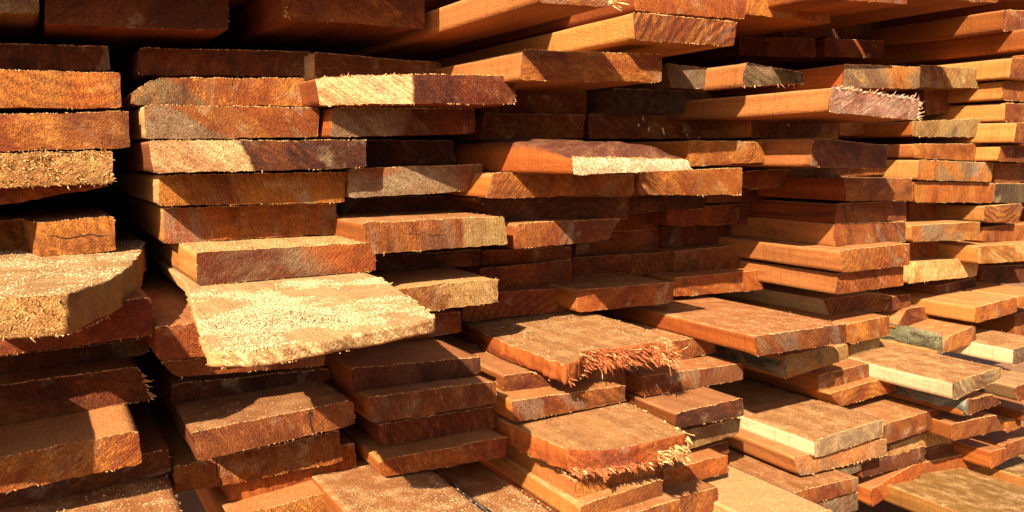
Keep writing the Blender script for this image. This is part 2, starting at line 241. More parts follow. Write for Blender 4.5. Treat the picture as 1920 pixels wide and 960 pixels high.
P('L3',(-1150,212),(-185,210),(-185,283),(-1150,287),-2,'brown','fourth plank of the unseen tier added past the left edge to block sun')
P('L4',(-1150,287),(-185,285),(-185,358),(-1150,362),0,'brown','fifth plank of the unseen tier added past the left edge to block sun')
P('L5',(-1150,362),(-185,360),(-185,438),(-1150,442),-1,'brown','sixth plank of the unseen tier added past the left edge to block sun')
P('L6',(-1150,442),(-185,440),(-185,518),(-1150,522),-2,'brown','seventh plank of the unseen tier added past the left edge to block sun')
P('L7',(-1150,522),(-185,520),(-185,598),(-1150,602),0,'brown','eighth plank of the unseen tier added past the left edge to block sun')
P('L8',(-480,722),(-132,699),(-132,794),(-480,817),28,'brown','jutting plank past the left edge whose shadow falls on the lower left ends')
P('L9',(-1150,664),(-185,660),(-185,760),(-1150,764),3,'brown','third plank from the bottom of the unseen tier added past the left edge')
P('L10',(-1150,766),(-185,762),(-185,862),(-1150,866),2,'brown','second plank from the bottom of the unseen tier added past the left edge')
P('L11',(-1150,868),(-185,864),(-185,964),(-1150,968),4,'brown','bottom plank of the unseen tier added past the left edge')
# ------------------------------------------------------------------ where each plank ends: contacts fix how far it juts out
IDX = {d[0]: k for k, d in enumerate(D)}
def solve():
    n = len(D); rows = []; rhs = []
    for k, d in enumerate(D):
        w = 1 / 0.05; r = np.zeros(n); r[k] = w; rows.append(r); rhs.append(w * d[5] / 100)
    for k, d in enumerate(D):
        o = d[7 + 1].get('on')
        if not o: continue
        l = D[IDX[o]]
        x0 = max(d[4][0], l[1][0], -40); x1 = min(d[3][0], l[2][0], 1960)
        if x1 <= x0: x0 = x1 = (x0 + x1) / 2
        for x in (x0, x1):
            yb = np.interp(x, [d[4][0], d[3][0]], [d[4][1], d[3][1]])
            yt = np.interp(x, [l[1][0], l[2][0]], [l[1][1], l[2][1]])
            ra = ray(x, yb); rb = ray(x, yt); a = ra[2] / ra[1]; b = rb[2] / rb[1]
            # a(-pU-Cy) = b(-pL-Cy)
            w = 1 / 0.004; r = np.zeros(n); r[k] = -a * w; r[IDX[o]] = b * w
            rows.append(r); rhs.append(w * (a - b) * CAM[1])
    s, *_ = np.linalg.lstsq(np.array(rows), np.array(rhs), rcond=None)
    return s
PS = solve()
def hide(a, b): return a
# ------------------------------------------------------------------ materials
def lin(*c): return (c[0], c[1], c[2], 1.0)
TONE = {  # name: (main, variation, long side)
 'gold': ((.56,.29,.085),(.36,.14,.035),(.58,.27,.08)),
 'brown': ((.42,.185,.060),(.26,.095,.03),(.48,.20,.06)),
 'red': ((.40,.135,.038),(.27,.075,.022),(.42,.14,.04)),
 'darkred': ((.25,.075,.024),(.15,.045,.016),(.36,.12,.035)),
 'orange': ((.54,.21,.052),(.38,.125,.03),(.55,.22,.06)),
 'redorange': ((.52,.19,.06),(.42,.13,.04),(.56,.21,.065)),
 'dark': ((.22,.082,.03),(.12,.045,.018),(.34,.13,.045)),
 'black': ((.10,.07,.045),(.05,.035,.025),(.2,.13,.08)),
 'straw': ((.66,.44,.17),(.50,.27,.085),(.62,.38,.14)),
 'pale': ((.68,.47,.23),(.52,.31,.13),(.70,.46,.2)),
 'cream': ((.78,.58,.31),(.62,.42,.20),(.80,.62,.36)),
 'peach': ((.60,.30,.13),(.48,.21,.075),(.60,.28,.105)),
 'yellow': ((.68,.38,.13),(.56,.27,.075),(.70,.39,.135)),
 'grey': ((.36,.27,.165),(.24,.165,.09),(.42,.26,.12)),
 'greyside': ((.40,.34,.28),(.22,.18,.14),(.42,.36,.30)),
 'olive': ((.50,.37,.15),(.36,.24,.085),(.55,.33,.12)),
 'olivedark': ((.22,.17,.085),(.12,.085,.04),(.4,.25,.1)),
 'pink': ((.46,.30,.235),(.36,.21,.15),(.60,.30,.11)),
 'purple': ((.20,.075,.07),(.11,.04,.035),(.3,.1,.08)),
 'purplewood': ((.27,.13,.095),(.17,.075,.055),(.55,.25,.08)),
 'whitewood': ((.80,.70,.50),(.70,.55,.36),(.80,.66,.44)),
 'ochre': ((.50,.29,.075),(.38,.19,.045),(.52,.29,.07)),
 'dusty': ((.58,.33,.165),(.6,.3,.14),(.6,.3,.12)),
 'rust': ((.44,.17,.06),(.33,.105,.035),(.48,.18,.06)),
}
class G:
    """small node-graph helper"""
    def __init__(s, name):
        s.m = bpy.data.materials.new(name); s.m.use_nodes = True
        s.t = s.m.node_tree; s.t.nodes.clear()
        s.out = s.n('ShaderNodeOutputMaterial'); s.b = s.n('ShaderNodeBsdfPrincipled')
        s.l(s.b.outputs[0], s.out.inputs[0])
    def n(s, ty, **k):
        x = s.t.nodes.new(ty)
        for a, b in k.items(): setattr(x, a, b)
        return x
    def l(s, a, b): s.t.links.new(a, b)
    def put(s, inp, val):
        if hasattr(val, 'is_output') or isinstance(val, bpy.types.NodeSocket): s.l(val, inp)
        else: inp.default_value = val
    def math(s, op, a, b=0.0, c=0.0, clamp=False):
        x = s.n('ShaderNodeMath', operation=op, use_clamp=clamp)
        s.put(x.inputs[0], a); s.put(x.inputs[1], b); s.put(x.inputs[2], c); return x.outputs[0]
    def mix(s, f, a, b, mode='MIX'):
        x = s.n('ShaderNodeMix', data_type='RGBA', blend_type=mode)
        s.put(x.inputs[0], f); s.put(x.inputs[6], a); s.put(x.inputs[7], b); return x.outputs[2]
    def attr(s, name, col=False):
        x = s.n('ShaderNodeAttribute', attribute_type='OBJECT', attribute_name=name)
        return x.outputs['Color'] if col else x.outputs['Fac']
    def noise(s, vec, scale, det=3, rough=.55, dist=0.0):
        x = s.n('ShaderNodeTexNoise'); s.l(vec, x.inputs['Vector'])
        s.put(x.inputs['Scale'], scale); x.inputs['Detail'].default_value = det
        x.inputs['Roughness'].default_value = rough; x.inputs['Distortion'].default_value = dist
        return x.outputs['Fac']
    def ramp(s, f, a, b):           # smooth map a..b -> 0..1
        x = s.n('ShaderNodeMapRange', interpolation_type='SMOOTHSTEP')
        s.put(x.inputs[0], f); s.put(x.inputs[1], a); s.put(x.inputs[2], b); return x.outputs[0]
    def vmul(s, v, sc):
        x = s.n('ShaderNodeVectorMath', operation='MULTIPLY'); s.l(v, x.inputs[0]); x.inputs[1].default_value = sc; return x.outputs[0]
    def vadd(s, v, w):
        x = s.n('ShaderNodeVectorMath', operation='ADD'); s.l(v, x.inputs[0]); s.put(x.inputs[1], w); return x.outputs[0]
    def bump(s, h, dist, strength=1.0, prev=None):
        x = s.n('ShaderNodeBump'); s.l(h, x.inputs['Height']); x.inputs['Distance'].default_value = dist
        s.put(x.inputs['Strength'], strength)
        if prev is not None: s.l(prev, x.inputs['Normal'])
        return x.outputs[0]
def coords(g):
    tc = g.n('ShaderNodeTexCoord'); ob = tc.outputs['Object']
    seed = g.attr('seed'); cv = g.n('ShaderNodeCombineXYZ'); g.l(seed, cv.inputs[0]); g.l(g.math('MULTIPLY', seed, 1.7), cv.inputs[1]); g.l(seed, cv.inputs[2])
    return ob, g.vadd(ob, cv.outputs[0])
def mat_end():
    g = G('end grain'); ob, sv = coords(g)
    A, B, P_ = g.attr('tone_main', 1), g.attr('tone_variation', 1), g.attr('tone_patch', 1)
    # saw kerf lines
    kr = g.n('ShaderNodeVectorRotate', rotation_type='Y_AXIS'); g.l(sv, kr.inputs['Vector']); g.l(g.attr('saw_angle'), kr.inputs['Angle'])
    kv = g.n('ShaderNodeVectorMath', operation='MULTIPLY'); g.l(kr.outputs[0], kv.inputs[0]); kv.inputs[1].default_value = (460, 10, 14)
    sk = g.vmul(kr.outputs[0], (1, .3, .38))
    sq = g.vmul(sv, (1, .25, 1))
    big = g.noise(sq, 11, 3, .55, .6)
    col = g.mix(g.ramp(big, .41, .60), A, B)
    fl = g.noise(sk, 190, 4, .7, .3); fm = g.noise(sq, 15, 2)
    col = g.mix(g.math('MULTIPLY', g.math('MULTIPLY', g.ramp(fl, .50, .66), g.ramp(fm, .40, .62)), .65), col, g.mix(1.0, A, (1.7, 2.0, 2.2, 1), 'MULTIPLY'))
    col = g.mix(g.math('MULTIPLY', g.math('MULTIPLY', g.ramp(fl, .48, .32), g.ramp(fm, .6, .4)), .6), col, g.mix(1.0, B, (.5, .42, .4, 1), 'MULTIPLY'))
    # growth rings: wide arcs round a heart well off the plank
    rot = g.n('ShaderNodeVectorRotate', rotation_type='Y_AXIS'); g.l(ob, rot.inputs['Vector']); g.l(g.attr('ring_angle'), rot.inputs['Angle'])
    rings = g.n('ShaderNodeTexWave', wave_type='RINGS', rings_direction='Y'); 
    off = g.n('ShaderNodeCombineXYZ'); g.l(g.attr('ring_x'), off.inputs[0]); off.inputs[2].default_value = .11
    g.l(g.vadd(g.vmul(rot.outputs[0], (1, 0, 1)), off.outputs[0]), rings.inputs['Vector'])
    rings.inputs['Scale'].default_value = 26; rings.inputs['Distortion'].default_value = 3.5; rings.inputs['Detail'].default_value = 2.5; rings.inputs['Detail Scale'].default_value = 1.3
    rg = rings.outputs['Fac']
    col = g.mix(g.math('MULTIPLY', g.ramp(rg, .25, .95), g.attr('ring_strength')), col, g.mix(.75, col, B, 'MULTIPLY'))
    # patch of other wood, shade painted in on some planks, beyond a slanting line
    sx = g.n('ShaderNodeSeparateXYZ'); g.l(ob, sx.inputs[0]); X, Y, Z = sx.outputs
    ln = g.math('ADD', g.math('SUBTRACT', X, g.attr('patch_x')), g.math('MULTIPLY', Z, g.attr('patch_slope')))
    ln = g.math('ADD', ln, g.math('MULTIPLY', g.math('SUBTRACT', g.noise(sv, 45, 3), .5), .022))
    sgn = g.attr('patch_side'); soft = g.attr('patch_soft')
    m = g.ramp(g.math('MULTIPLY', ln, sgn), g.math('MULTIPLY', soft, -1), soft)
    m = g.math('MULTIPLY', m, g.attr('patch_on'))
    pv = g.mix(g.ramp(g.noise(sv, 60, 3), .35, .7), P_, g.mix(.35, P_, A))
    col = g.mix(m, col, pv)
    # zones of redder, greyer and darker wood inside one end
    zw = g.vadd(g.vmul(sk, (1, .4, 1)), (3.7, 1.1, 9.2)); z1 = g.noise(zw, 17, 3, .55, 1.2); z2 = g.noise(g.vadd(zw, (5.5, 2.0, 1.3)), 20, 3, .6, 1.0); z3 = g.noise(g.vadd(zw, (1.5, 7.0, 4.3)), 24, 3, .6, .8)
    col = g.mix(g.math('MULTIPLY', g.ramp(z1, .50, .62), g.attr('zone_amount')), col, g.mix(1.0, col, (.72, .40, .28, 1), 'MULTIPLY'))
    col = g.mix(g.math('MULTIPLY', g.ramp(z2, .54, .66), g.attr('grey_amount')), col, (.20, .145, .085, 1))
    col = g.mix(g.math('MULTIPLY', g.ramp(z3, .55, .68), g.attr('zone_amount')), col, g.mix(1.0, col, (.42, .30, .24, 1), 'MULTIPLY'))
    col = g.mix(g.math('MULTIPLY', g.ramp(z3, .42, .32), .5), col, g.mix(1.0, col, (1.5, 1.7, 1.9, 1), 'MULTIPLY'))
    # blotches: grey bloom and dark sap
    bl = g.noise(g.vmul(sv, (1, .2, 1.4)), 34, 4, .62, .4)
    col = g.mix(g.math('MULTIPLY', g.ramp(bl, .60, .74), .5), col, g.mix(1.0, col, (.46, .36, .30, 1), 'MULTIPLY'))
    col = g.mix(g.math('MULTIPLY', g.ramp(g.noise(sv, 23, 4, .6), .58, .75), .42), col, (.42, .30, .16, 1))
    # saw lines
    kf = g.noise(kv.outputs[0], 1.0, 2, .5)
    ks = g.attr('saw_strength')
    col = g.mix(g.math('MULTIPLY', ks, g.math('MULTIPLY', g.ramp(kf, .42, .66), .55)), col, g.mix(1.0, col, (.52, .42, .34, 1), 'MULTIPLY'))
    # fuzzy fibres
    f1 = g.noise(sk, 430, 4, .72); f2 = g.noise(sv, 1300, 2, .6)
    col = g.mix(g.math('MULTIPLY', g.ramp(f1, .52, .72), .50), col, g.mix(1.0, col, (1.55, 1.6, 1.7, 1), 'MULTIPLY'))
    col = g.mix(g.math('MULTIPLY', g.ramp(f1, .50, .34), .55), col, g.mix(1.0, col, (.5, .42, .36, 1), 'MULTIPLY'))
    s1 = g.noise(sv, 560, 2, .7); s2 = g.noise(sv, 260, 3, .75)
    sp_ = g.math('ADD', g.math('MULTIPLY', s1, .6), g.math('MULTIPLY', s2, .4))
    col = g.mix(g.math('MULTIPLY', g.ramp(sp_, .53, .62), .7), col, g.mix(1.0, col, (1.7, 1.8, 2.0, 1), 'MULTIPLY'))
    col = g.mix(g.math('MULTIPLY', g.ramp(sp_, .47, .38), .7), col, g.mix(1.0, col, (.42, .34, .30, 1), 'MULTIPLY'))
    # a drying crack
    cr = g.n('ShaderNodeVectorRotate', rotation_type='Y_AXIS'); cc = g.n('ShaderNodeCombineXYZ'); g.l(g.math('MULTIPLY', g.attr('crack_x'), -1), cc.inputs[0]); g.l(g.math('MULTIPLY', g.attr('crack_z'), -1), cc.inputs[2])
    g.l(g.vadd(ob, cc.outputs[0]), cr.inputs['Vector']); g.l(g.attr('crack_angle'), cr.inputs['Angle'])
    cs = g.n('ShaderNodeSeparateXYZ'); g.l(cr.outputs[0], cs.inputs[0])
    dx = g.math('ABSOLUTE', g.math('ADD', cs.outputs[0], g.math('MULTIPLY', g.math('SUBTRACT', g.noise(sv, 70, 3), .5), .014)))
    cw = g.attr('crack_width'); cm = g.ramp(dx, cw, g.math('MULTIPLY', cw, .4))
    cm = g.math('MULTIPLY', cm, g.ramp(g.math('ABSOLUTE', cs.outputs[2]), .034, .022))
    col = g.mix(cm, col, (.03, .014, .007, 1))
    g.l(col, g.b.inputs['Base Color'])
    g.b.inputs['Roughness'].default_value = .78; g.b.inputs['Specular IOR Level'].default_value = .25
    h = g.math('ADD', g.math('MULTIPLY', f1, .5), g.math('MULTIPLY', sp_, .8))
    b = g.bump(h, .009, g.attr('fuzz_strength'))
    b = g.bump(kf, .0018, ks, b); b = g.bump(g.math('MULTIPLY', cm, -1), .004, 1, b)
    g.l(b, g.b.inputs['Normal']); return g.m
def mat_long():
    g = G('long grain'); ob, sv = coords(g)
    A, B = g.attr('tone_side', 1), g.attr('tone_side_variation', 1)
    st = g.vmul(sv, (1, .06, 1))
    n1 = g.noise(st, 60, 4, .6, .5); n2 = g.noise(g.vmul(sv, (1, .5, 1)), 9, 2)
    col = g.mix(g.ramp(n1, .35, .68), A, B)
    col = g.mix(g.math('MULTIPLY', g.ramp(n2, .45, .7), .6), col, g.mix(1.0, col, (.66, .55, .5, 1), 'MULTIPLY'))
    k = g.noise(g.vmul(sv, (3, 260, 3)), 1.0, 2); col = g.mix(g.math('MULTIPLY', g.ramp(k, .5, .72), .42), col, g.mix(1.0, col, (.6, .5, .45, 1), 'MULTIPLY'))
    f1 = g.noise(g.vmul(sv, (1, .35, 1)), 380, 3, .65)
    col = g.mix(g.math('MULTIPLY', g.ramp(f1, .53, .7), .35), col, g.mix(1.0, col, (1.4, 1.45, 1.5, 1), 'MULTIPLY'))
    col = g.mix(g.math('MULTIPLY', g.ramp(f1, .48, .34), .4), col, g.mix(1.0, col, (.55, .47, .42, 1), 'MULTIPLY'))
    vo = g.n('ShaderNodeTexVoronoi'); g.l(g.vadd(g.vmul(sv, (13, 3.2, 13)), (0, 0, 0)), vo.inputs['Vector']); vo.inputs['Scale'].default_value = 1
    kd = g.math('ADD', vo.outputs['Distance'], g.math('MULTIPLY', g.math('SUBTRACT', n1, .5), .10)); vc = g.n('ShaderNodeSeparateColor'); g.l(vo.outputs['Color'], vc.inputs[0])
    kon = g.ramp(vc.outputs[0], .62, .64)
    col = g.mix(g.math('MULTIPLY', g.math('MULTIPLY', g.ramp(kd, .20, .07), kon), .85), col, g.mix(1.0, col, (.28, .17, .11, 1), 'MULTIPLY'))
    stn = g.noise(g.vmul(sv, (1, .3, 1)), 16, 4, .65, .8)
    col = g.mix(g.math('MULTIPLY', g.ramp(stn, .56, .70), .55), col, g.mix(1.0, col, (.48, .38, .33, 1), 'MULTIPLY'))
    # tops carry another tone and loose dust
    tc = g.n('ShaderNodeTexCoord'); sx = g.n('ShaderNodeSeparateXYZ'); g.l(tc.outputs['Normal'], sx.inputs[0])
    up = g.ramp(sx.outputs[2], .3, .7)
    tp = g.mix(g.ramp(n1, .3, .7), g.attr('tone_top', 1), g.attr('tone_top_variation', 1))
    col = g.mix(up, col, tp)
    q1 = g.noise(sv, 420, 2, .7); q2 = g.noise(sv, 120, 3, .7); q = g.math('ADD', g.math('MULTIPLY', q1, .65), g.math('MULTIPLY', q2, .35))
    col = g.mix(g.math('MULTIPLY', g.math('MULTIPLY', g.ramp(q, .52, .62), up), .5), col, g.mix(1.0, col, (1.6, 1.75, 1.9, 1), 'MULTIPLY'))
    col = g.mix(g.math('MULTIPLY', g.math('MULTIPLY', g.ramp(q, .47, .38), up), .5), col, g.mix(1.0, col, (.5, .42, .38, 1), 'MULTIPLY'))
    d1 = g.noise(sv, 520, 3, .7); d2 = g.noise(sv, 38, 3, .6)
    dm = g.ramp(g.math('ADD', g.math('MULTIPLY', d1, .6), g.math('MULTIPLY', d2, .55)), .56, .66)
    dust = g.attr('dust')
    dcol = g.mix(g.ramp(g.noise(sv, 900, 1), .35, .65), (.40, .19, .06, 1), (.60, .39, .17, 1))
    col = g.mix(g.math('MULTIPLY', g.math('MULTIPLY', dm, up), dust), col, dcol)
    g.l(col, g.b.inputs['Base Color'])
    g.b.inputs['Roughness'].default_value = .75; g.b.inputs['Specular IOR Level'].default_value = .25
    b = g.bump(f1, .0015, .7); b = g.bump(k, .0007, .5, b); b = g.bump(d1, .003, g.math('MULTIPLY', g.math('MULTIPLY', up, dust), .9), b)
    g.l(b, g.b.inputs['Normal']); return g.m
def mat_plain(name, c1, c2, scale=200, bump=.001, rough=.8):
    g = G(name); tc = g.n('ShaderNodeTexCoord'); o = tc.outputs['Object']
    n = g.noise(o, scale, 4, .6); g.l(g.mix(g.ramp(n, .35, .65), lin(*c1), lin(*c2)), g.b.inputs['Base Color'])
    g.b.inputs['Roughness'].default_value = rough; g.b.inputs['Specular IOR Level'].default_value = .2
    g.l(g.bump(n, bump), g.b.inputs['Normal']); return g.m
def mat_bark():
    g = G('bark'); ob, sv = coords(g); C = g.attr('tone_bark', 1)
    n = g.noise(g.vmul(sv, (1, .35, 1)), 55, 5, .68, .6); n2 = g.noise(sv, 260, 3, .6)
    col = g.mix(g.ramp(n, .38, .62), g.mix(1.0, C, (.35, .3, .28, 1), 'MULTIPLY'), C)
    col = g.mix(g.math('MULTIPLY', g.ramp(n2, .56, .68), .55), col, (.33, .27, .18, 1))
    col = g.mix(g.math('MULTIPLY', g.ramp(g.noise(sv, 30, 3), .56, .66), .7), col, (.28, .10, .06, 1))
    g.l(col, g.b.inputs['Base Color']); g.b.inputs['Roughness'].default_value = .85; g.b.inputs['Specular IOR Level'].default_value = .2
    b = g.bump(n, .006, 1); b = g.bump(n2, .002, .8, b); g.l(b, g.b.inputs['Normal']); return g.m
M_END, M_LONG, M_BARK = mat_end(), mat_long(), mat_bark()
M_FIB = mat_plain('pale torn fibre', (.66, .42, .17), (.48, .24, .08))
M_FRED = mat_plain('red torn fibre', (.36, .105, .032), (.25, .065, .02))
M_FPINK = mat_plain('pinkish torn fibre', (.62, .40, .28), (.44, .25, .16))
M_DUST = mat_plain('sawdust grains', (.68, .49, .28), (.50, .31, .14), 900)
M_CHIP = mat_plain('white wood chips', (.80, .72, .56), (.68, .52, .34))
def mat_ground():
    g = G('sawdust strewn earth'); tc = g.n('ShaderNodeTexCoord'); o = tc.outputs['Object']
    n = g.noise(o, 3, 5, .6); n2 = g.noise(o, 160, 3, .65)
    c = g.mix(g.ramp(n, .35, .65), (.17, .07, .025, 1), (.23, .10, .04, 1)); c = g.mix(g.math('MULTIPLY', g.ramp(n2, .5, .7), .5), c, (.30,.16,.06, 1))
    g.l(c, g.b.inputs['Base Color']); g.b.inputs['Roughness'].default_value = .95
    g.l(g.bump(g.math('ADD', n, g.math('MULTIPLY', n2, .3)), .01), g.b.inputs['Normal']); return g.m
# ------------------------------------------------------------------ mesh helpers
class MB:
    def __init__(s): s.v = []; s.f = []; s.mi = []; s.sm = []
    def V(s, p): s.v.append(tuple(p)); return len(s.v) - 1
    def Fc(s, f, m=0, sm=False): s.f.append(tuple(f)); s.mi.append(m); s.sm.append(sm)
    def build(s, name, mats, parent=None, mw=None):
        me = bpy.data.meshes.new(name); me.from_pydata(s.v, [], s.f)
        for m in mats: me.materials.append(m)
        me.polygons.foreach_set('material_index', s.mi); me.polygons.foreach_set('use_smooth', s.sm); me.update()
        o = bpy.data.objects.new(name, me); COL.objects.link(o)
        if mw is not None: o.matrix_world = mw
        if parent: o.parent = parent
        return o
def spike(mb, p, d, ln, w, m, flat=1.0, bend=.25):
    """a tapering sliver: three-sided, bent once"""
    d = Vector(d).normalized(); a = d.orthogonal().normalized(); a.rotate(Matrix.Rotation(random.uniform(0, 6.28), 3, d)); b = d.cross(a)
    p = Vector(p); bd = (a * random.uniform(-1, 1) + b * random.uniform(-1, 1)) * bend
    q = p + d * ln * .55 + bd * ln * .3; e = p + d * ln + bd * ln
    p = p - d * min(.3 * ln, .004)
    r0 = [mb.V(p + a * w), mb.V(p - a * w * .6 + b * w * flat), mb.V(p - a * w * .6 - b * w * flat)]
    r1 = [mb.V(q + a * w * .7), mb.V(q - a * w * .42 + b * w * .7 * flat), mb.V(q - a * w * .42 - b * w * .7 * flat)]
    t = mb.V(e)
    for i in range(3):
        j = (i + 1) % 3; mb.Fc((r0[i], r0[j], r1[j], r1[i]), m); mb.Fc((r1[i], r1[j], t), m)
def flake(mb, p, d, ln, w, m, r):
    """a torn strip of wood: thin, bent, ragged at the tip"""
    d = Vector(d).normalized(); a = d.cross(Vector((0, 0, 1)))
    if a.length < .1: a = Vector((1, 0, 0))
    a.normalize(); a.rotate(Matrix.Rotation(r.gauss(0, .6), 3, d)); n_ = a.cross(d).normalized(); p = Vector(p) - d * .003
    cv = r.gauss(0, .35); prev = None; ns = 4
    for s_ in range(ns + 1):
        t = s_ / ns; c = p + d * ln * t + n_ * (cv * ln * t * t) + a * r.gauss(0, .06) * w
        hw = w * (1 - .75 * t) * r.uniform(.7, 1.1); th = max(.00025, w * .22 * (1 - .6 * t))
        if s_ == ns: c += d * ln * r.uniform(-.05, .12)
        tl_ = d * (r.uniform(-.25, .25) * w * (1 + 2 * t))
        ring = [mb.V(c - a * hw - n_ * th + tl_), mb.V(c + a * hw - n_ * th - tl_), mb.V(c + a * hw * .9 + n_ * th - tl_), mb.V(c - a * hw * .9 + n_ * th + tl_)]
        if prev:
            for q in range(4): mb.Fc((prev[q], prev[(q + 1) % 4], ring[(q + 1) % 4], ring[q]), m)
        prev = ring
    mb.Fc(prev, m)
def nz(p, s, k=0.0): return noise.noise(Vector((p[0] * s + k, p[1] * s + 3.1 * k, p[2] * s - k)))
def sstep(a, b, x):
    t = min(1, max(0, (x - a) / (b - a))) if a != b else float(x > a)
    return t * t * (3 - 2 * t)
RINGS = [.0012, .004, .010, .022, .04, .07, .11, .17, .26, .42, .7, 1.1, 1.7, 2.4]
for _n in TONE:
    _m = (.50, .335, .14)
    if _n in ('gold', 'orange'): _m = (.56, .375, .155)
    if _n in ('cream', 'whitewood', 'pale', 'straw', 'pink'): _m = (.74, .63, .50)
    if _n in ('peach', 'yellow', 'dusty'): _m = (.57, .435, .27)
    if _n in ('grey', 'greyside', 'olive', 'olivedark', 'ochre'): _m = (.52, .43, .33)
    TONE[_n] = tuple((c[0] * _m[0], c[1] * _m[1], c[2] * _m[2]) for c in TONE[_n])
def set_tones(o, st, k, rng):
    t = TONE[st]; s = TONE[k['side']] if 'side' in k else (t[2], tuple(c * .72 for c in t[2]), t[2])
    B = TONE[k['B']][0] if 'B' in k else t[1]
    j = lambda c, a=.10: tuple(float(max(0, x * f)) for x, f in zip(c, [1 + rng.uniform(-a, a)] * 3))
    o['tone_main'] = j(t[0]); o['tone_variation'] = j(B); o['tone_side'] = j(s[2] if 'side' in k else s[0]); o['tone_side_variation'] = j(s[1])
    tt = TONE[k['top']][0] if 'top' in k else tuple(.5 * a + .5 * b for a, b in zip(s[0], (.36, .165, .062)))
    o['tone_top'] = j(tt); o['tone_top_variation'] = tuple(c * .62 for c in j(tt)) if 'top' in k else tuple(.6 * a + .4 * b for a, b in zip(j(tt), s[1])); o['dust'] = float(k.get('dust', .15))
    o['seed'] = rng.uniform(0, 40); o['ring_angle'] = rng.uniform(0, 6.28); o['ring_x'] = rng.uniform(-.12, .12)
    o['ring_strength'] = float(.8 if 'rings' in k else rng.uniform(.25, .5) if rng.random() < .25 else rng.uniform(.0, .18))
    sa, ss = k.get('saw', (rng.uniform(-70, 70), rng.uniform(0, .3)))
    o['saw_angle'] = math.radians(sa); o['saw_strength'] = float(ss)
    o['fuzz_strength'] = float(.6 + .4 * k.get('rough', 0))
    o['grey_amount'] = rng.uniform(0, .25) if rng.random() < .55 else rng.uniform(.3, .65)
    if st in ('redorange', 'orange', 'cream', 'whitewood', 'red'): o['grey_amount'] = .08
    o['zone_amount'] = .15 if st in ('cream', 'straw', 'whitewood', 'pale', 'peach') else .6
    if st == 'straw': o['grey_amount'] = .1
    o['patch_on'] = 0.0; o['patch_x'] = 0.0; o['patch_side'] = 1.0; o['patch_soft'] = .01; o['patch_slope'] = 0.0; o['tone_patch'] = (0.3, .3, .3)
    o['crack_x'] = 10.0; o['crack_z'] = 0.0; o['crack_angle'] = 0.0; o['crack_width'] = .0002
GRAINS = []   # loose sawdust (point, size)
THING = {}
def finish(o, d, mw, k, localx, zmid, rng):
    o.name = 'plank'; o['label'] = d[7]; o['category'] = 'plank'; o['group'] = 'sawn planks in the stack'
    set_tones(o, d[6], k, rng)
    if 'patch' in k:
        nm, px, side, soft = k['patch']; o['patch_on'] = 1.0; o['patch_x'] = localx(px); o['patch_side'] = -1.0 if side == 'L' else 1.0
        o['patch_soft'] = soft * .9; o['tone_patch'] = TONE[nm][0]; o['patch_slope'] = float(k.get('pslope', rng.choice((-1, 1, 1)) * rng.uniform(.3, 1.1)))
    if 'crack' in k:
        px, ang, w = k['crack']; o['crack_x'] = localx(px); o['crack_z'] = zmid; o['crack_angle'] = math.radians(ang); o['crack_width'] = w
    THING[d[0]] = o
def whiskers(mb, pts, n, rng, mult):
    """short torn fibres along an edge given as (point, outward) pairs"""
    for _ in range(n):
        i = rng.randrange(len(pts) - 1); (p, o_), (q, _o) = pts[i], pts[i + 1]; t = rng.random()
        if nz(p, 40, n * .37) < rng.uniform(0, .5): continue
        x = Vector(p).lerp(Vector(q), t); dr = Vector(o_) * rng.uniform(.1, 1) + Vector((rng.uniform(-.6, .6), rng.uniform(-1, .05), rng.uniform(-.5, .3)))
        ln = rng.uniform(.0007, .0022) * mult * (1 if rng.random() < .95 else 2.2)
        spike(mb, x, dr, ln, rng.uniform(.0002, .0005), 2)
def splinters(o, mw, specs, edge, rng, base_m, pal_p=.5, wid=(.0007, .0022)):
    mb = MB()
    for (e, t0, t1, n, ml) in specs:
        for _ in range(n):
            p, out = edge(e, rng.uniform(t0, t1) if t1 > t0 else rng.random() * .06, rng)
            dr = Vector(out) * rng.uniform(.3, 1) + Vector((rng.uniform(-.5, .5), rng.uniform(-1.1, -.2), rng.uniform(-.5, .25)))
            mm = 0 if rng.random() < pal_p else 1
            if rng.random() < .5: spike(mb, p, dr, ml * rng.uniform(.2, 1) ** 1.6, rng.uniform(*wid) * .6, mm, rng.uniform(.3, 1), .6)
            else: flake(mb, p, dr, ml * rng.uniform(.2, .8), rng.uniform(.0008, .0024), mm, rng)
    c = mb.build('splinters', [M_FIB, base_m]); c.parent = o
    return c
def make_bark(o, side, W, zb, zt, y0, L, colr, rng, seed):
    """a rough skin of bark along one long side"""
    mb = MB(); ny, nzv = 60, 7; idx = {}
    for a in range(ny + 1):
        y = y0 - .001 + (L * .5) * (a / ny) ** 1.6
        for b in range(nzv + 1):
            u = b / nzv; z = zb + (zt - zb) * u; bul = .011 * math.sin(math.pi * min(1, max(0, .08 + .84 * u)))
            r = .005 * nz((y, z, 0), 38, seed) + .003 * nz((y, z, 0), 110, seed)
            idx[a, b] = mb.V((side * (W / 2 - .003 + max(.0005, bul + r)), y + .004 * nz((z, y, 1), 60, seed) * (a > 0), z + .003 * nz((y, z, 2), 50, seed)))
    for a in range(ny):
        for b in range(nzv):
            q = (idx[a, b], idx[a + 1, b], idx[a + 1, b + 1], idx[a, b + 1]); mb.Fc(q if side > 0 else q[::-1], 0, True)
    # close the front of the skin against the wood
    base = [mb.V((side * (W / 2 - .006), y0, zb + (zt - zb) * b / nzv)) for b in range(nzv + 1)]
    for b in range(nzv):
        q = (base[b], idx[0, b], idx[0, b + 1], base[b + 1]); mb.Fc(q if side > 0 else q[::-1], 0)
    c = mb.build('bark', [M_BARK]); c.parent = o; c['tone_bark'] = tuple(colr); c['seed'] = seed; return c
